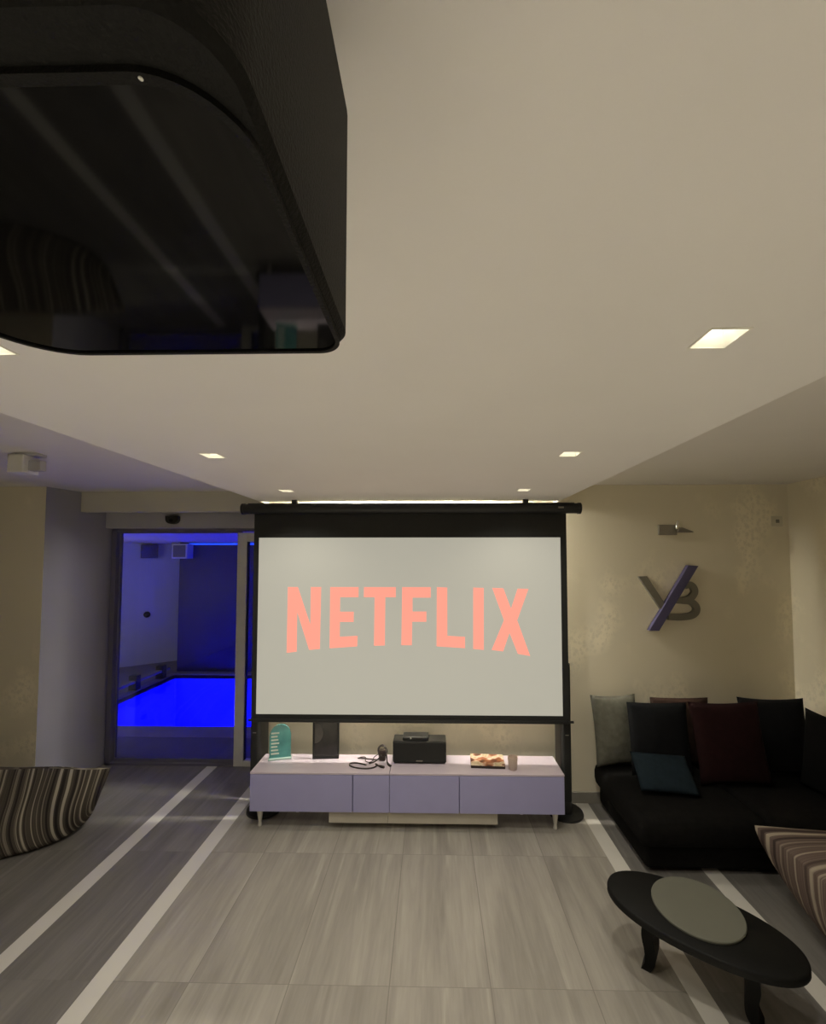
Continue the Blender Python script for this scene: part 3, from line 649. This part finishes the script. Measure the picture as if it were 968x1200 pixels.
def pillow(name, wd, ht, th, m, label, loc, rot, pinch=0.06, n=18, group='sofa pillows', seed=0):
    bm = bmesh.new(); g = []
    for side in (1, -1):
        rows = []
        for i in range(n+1):
            row = []
            for j in range(n+1):
                u = -1 + 2*i/n; v = -1 + 2*j/n
                x = wd/2*u*(1 - pinch*(1-v*v)); z = ht/2*v*(1 - pinch*(1-u*u))
                k = max(0.0, (1-u*u)*(1-v*v))**0.42
                wr = 1 + 0.18*mnoise.noise(Vector((u*1.7+seed, v*1.7, side*2.0)))
                row.append(bm.verts.new((x, side*th/2*k*wr, z)))
            rows.append(row)
        for i in range(n):
            for j in range(n): bm.faces.new((rows[i][j], rows[i+1][j], rows[i+1][j+1], rows[i][j+1]))
    bmesh.ops.remove_doubles(bm, verts=bm.verts, dist=1e-5)
    o = obj(name, bm, m, None, smooth=True, loc=loc, rot=rot)
    return tag(o, label, 'pillow', group)
def fab(name, col): return mat(name, col, 0.9, var=0.18, scale=24, bump=0.3, bscale=220, spec=0.15)
pillow('pillow', 0.36, 0.51, 0.14, fab('sage_grey_cloth', (0.125, 0.122, 0.096)), 'pale grey pillow at the left end of the sofa', (1.395, 3.27, 0.615), (R(-10), R(0), R(6)), seed=1)
pillow('pillow', 0.44, 0.49, 0.08, fab('brown_cloth', (0.045, 0.026, 0.019)), 'brown pillow behind, only its top edge showing above the navy one', (1.885, 3.275, 0.61), (R(-4), 0, 0), pinch=0.03, seed=2)
pillow('pillow', 0.45, 0.50, 0.11, fab('navy_black_cloth', (0.0065, 0.007, 0.008)), 'very dark navy pillow between the grey and the maroon one', (1.655, 3.145, 0.605), (R(-9), R(1), R(3)), pinch=0.03, seed=3)
pillow('pillow', 0.48, 0.55, 0.12, fab('maroon_cloth', (0.015, 0.0045, 0.005)), 'dark maroon pillow in the middle of the sofa back', (2.08, 3.03, 0.625), (R(-11), R(-2), R(-3)), seed=4)
pillow('pillow', 0.45, 0.53, 0.13, fab('black_cloth', (0.005, 0.005, 0.0055)), 'black pillow to the right of the maroon one', (2.485, 3.14, 0.63), (R(-9), R(-1), R(-6)), seed=5)
pillow('pillow', 0.42, 0.52, 0.11, fab('charcoal_cloth', (0.006, 0.006, 0.006)), 'black pillow leaning on the sofa arm by the right wall', (2.585, 2.80, 0.62), (R(-7), 0, R(-84)), seed=6)
pillow('pillow', 0.37, 0.27, 0.08, fab('teal_cloth', (0.011, 0.019, 0.026)), 'flat dark teal pillow lying on the seat in front of the navy one', (1.575, 2.95, 0.455), (R(-54), R(2), R(-6)), pinch=0.02, seed=7)

# ------------------------------------------------------------------ floor cushions
def bag(name, a, b, zt, hb, ht, m, label, loc, rz, tilt=(0, 0), n=30, pin=0.05, seed=0.0):
    bm = bmesh.new()
    for side in (0, 1):
        rows = []
        for i in range(n+1):
            row = []
            for j in range(n+1):
                u = math.sin(PI/2*(-1 + 2*i/n)); v = math.sin(PI/2*(-1 + 2*j/n))
                x = a*u*(1 - pin*(1-v*v)); y = b*v*(1 - pin*(1-u*u))
                k = max(0.0, (1-u*u)*(1-v*v))
                w_ = mnoise.noise(Vector((u*1.6+seed, v*1.6, side*3.0)))
                if side: z = zt + ht*k**0.55 + 0.03*w_*k**0.4
                else: z = zt - hb*k**0.34 * (1 + 0.05*w_)
                z += tilt[0]*x + tilt[1]*y*(0.3 + 0.7*k if not side else 1)
                row.append(bm.verts.new((x, y, max(0.0, z))))
            rows.append(row)
        for i in range(n):
            for j in range(n): bm.faces.new((rows[i][j], rows[i+1][j], rows[i+1][j+1], rows[i][j+1]))
    bmesh.ops.remove_doubles(bm, verts=bm.verts, dist=1e-5)
    o = obj(name, bm, m, None, smooth=True, loc=loc, rot=(0, 0, rz))
    return tag(o, label, 'floor cushion', 'striped floor cushions')
greys = [(0.030, 0.026, 0.025), (0.055, 0.046, 0.040), (0.10, 0.086, 0.070), (0.065, 0.054, 0.046), (0.24, 0.215, 0.17), (0.42, 0.385, 0.31)]
browns = [(0.050, 0.036, 0.032), (0.085, 0.062, 0.052), (0.14, 0.105, 0.085), (0.11, 0.078, 0.068), (0.22, 0.18, 0.14), (0.34, 0.29, 0.22)]
def sack(name, m, label, loc, rz, at, ab, D, H, nv=26, nt_=56):
    bm = bmesh.new(); uvl = bm.loops.layers.uv.new('UVMap'); rings = []; par = []
    for i in range(nv+1):
        v = i/nv; a = ab + (at-ab)*v**0.95; d = 0.012 + D*max(0.0, 1 - v**1.7)**0.75
        if v < 0.12: s_ = 0.86 + 0.14*math.sqrt(1-(1-v/0.12)**2); a *= s_; d *= s_
        row = []; pr = []
        for k in range(nt_):
            th = 2*PI*k/nt_; c, s_ = math.cos(th), math.sin(th)
            x = a*math.copysign(abs(c)**0.8, c); y = d*math.copysign(abs(s_)**0.9, s_)
            w_ = mnoise.noise(Vector((x*3.2, v*2.5, 2.0*(s_ > 0)))) + 0.5*mnoise.noise(Vector((x*8, v*4, 5.0)))
            y += 0.05*w_*(-1 if s_ < 0 else 1)*(1-v)**0.5*abs(s_); z = H*v + 0.035*mnoise.noise(Vector((x*2.5, 3.0, 0)))*v - 0.02*v*(1-abs(c))
            row.append(bm.verts.new((x, y, max(0, z)))); pr.append((x + 0.87*y + 0.05*math.sin(v*PI), v))
        rings.append(row); par.append(pr)
    def face(vs, ps):
        f = bm.faces.new(vs)
        for l, p in zip(f.loops, ps): l[uvl].uv = p
    for i in range(nv):
        for k in range(nt_):
            l = (k+1) % nt_
            face((rings[i][k], rings[i][l], rings[i+1][l], rings[i+1][k]), (par[i][k], par[i][l], par[i+1][l], par[i+1][k]))
    bm.faces.new(rings[0][::-1]); bm.faces.new(rings[-1])
    o = obj(name, bm, m, None, smooth=True, loc=loc, rot=(0, 0, rz))
    return tag(o, label, 'floor cushion', 'striped floor cushions')
sack('floor_cushion', stripe_mat('grey_stripe_cloth', (1.0, 0.0, 0), greys, 30, uv=True), 'grey and cream striped floor cushion by the left wall', (-2.99, 2.96, 0), R(0), 0.735, 0.50, 0.30, 0.455)
bag('floor_cushion', 0.56, 0.56, 0.46, 0.52, 0.08, stripe_mat('brown_stripe_cloth', (0.1, 1.0, 0), browns, 22, 3.0), 'brown and purple striped floor cushion at the right in front of the sofa', (2.27, 1.78, 0), R(-4), seed=4)

# ------------------------------------------------------------------ coffee table
ang = math.atan2(-0.597, 0.803)
t = thing('coffee_table', 'low black oval coffee table with a round frosted glass disc', 'coffee table', (1.175, 1.955, 0), ang)
def sup(a, b, e, n=64, ox=0, oy=0):
    out = []
    for k in range(n):
        c, s = math.cos(2*PI*k/n), math.sin(2*PI*k/n)
        out.append((ox + a*math.copysign(abs(c)**(2/e), c), oy + b*math.copysign(abs(s)**(2/e), s)))
    return out
bm = bmesh.new(); rs = []
for (ins, z) in ((0.014, 0.282), (0.003, 0.286), (0.0, 0.292), (0.0, 0.308), (0.003, 0.316), (0.010, 0.32)):
    rs.append([bm.verts.new((q[0], q[1], z)) for q in sup(0.375-ins, 0.195-ins, 2.15)])
for p0, p1 in zip(rs, rs[1:]):
    for k in range(64): bm.faces.new((p0[k], p0[(k+1) % 64], p1[(k+1) % 64], p1[k]))
bm.faces.new(rs[0][::-1]); bm.faces.new(rs[-1])
obj('oval_top', bm, M_tabletop, t, smooth=True, angle=40)
bm = bmesh.new(); lathe(bm, [(0.178, 0.3195), (0.182, 0.322), (0.182, 0.329), (0.179, 0.332)], 56, (-0.005, 0.045, 0)); obj('glass_disc', bm, M_frost, t, smooth=True, angle=40)
for s in (-1, 1):
    bm = bmesh.new()
    prof = [(0.145, 0.284), (0.178, 0.240), (0.192, 0.17), (0.184, 0.10), (0.186, 0.045), (0.206, 0.0)]
    P = smooth_path([Vector((p[0], p[1], 0)) for p in prof], 5)
    wd = [0.075 - 0.035*i/(len(P)-1) for i in range(len(P))]
    q = []
    for i, p in enumerate(P):
        th = 0.026 - 0.010*abs(i/(len(P)-1) - 0.3)
        q.append([bm.verts.new((s*(p.x+dx), dy, p.y)) for dx, dy in ((-th, -wd[i]), (th, -wd[i]), (th, wd[i]), (-th, wd[i]))])
    for a, b in zip(q, q[1:]):
        for k in range(4): bm.faces.new((a[k], a[(k+1) % 4], b[(k+1) % 4], b[k]))
    bm.faces.new(q[0]); bm.faces.new(q[-1][::-1])
    obj('leg', bm, M_tabletop, t, smooth=True, angle=40)
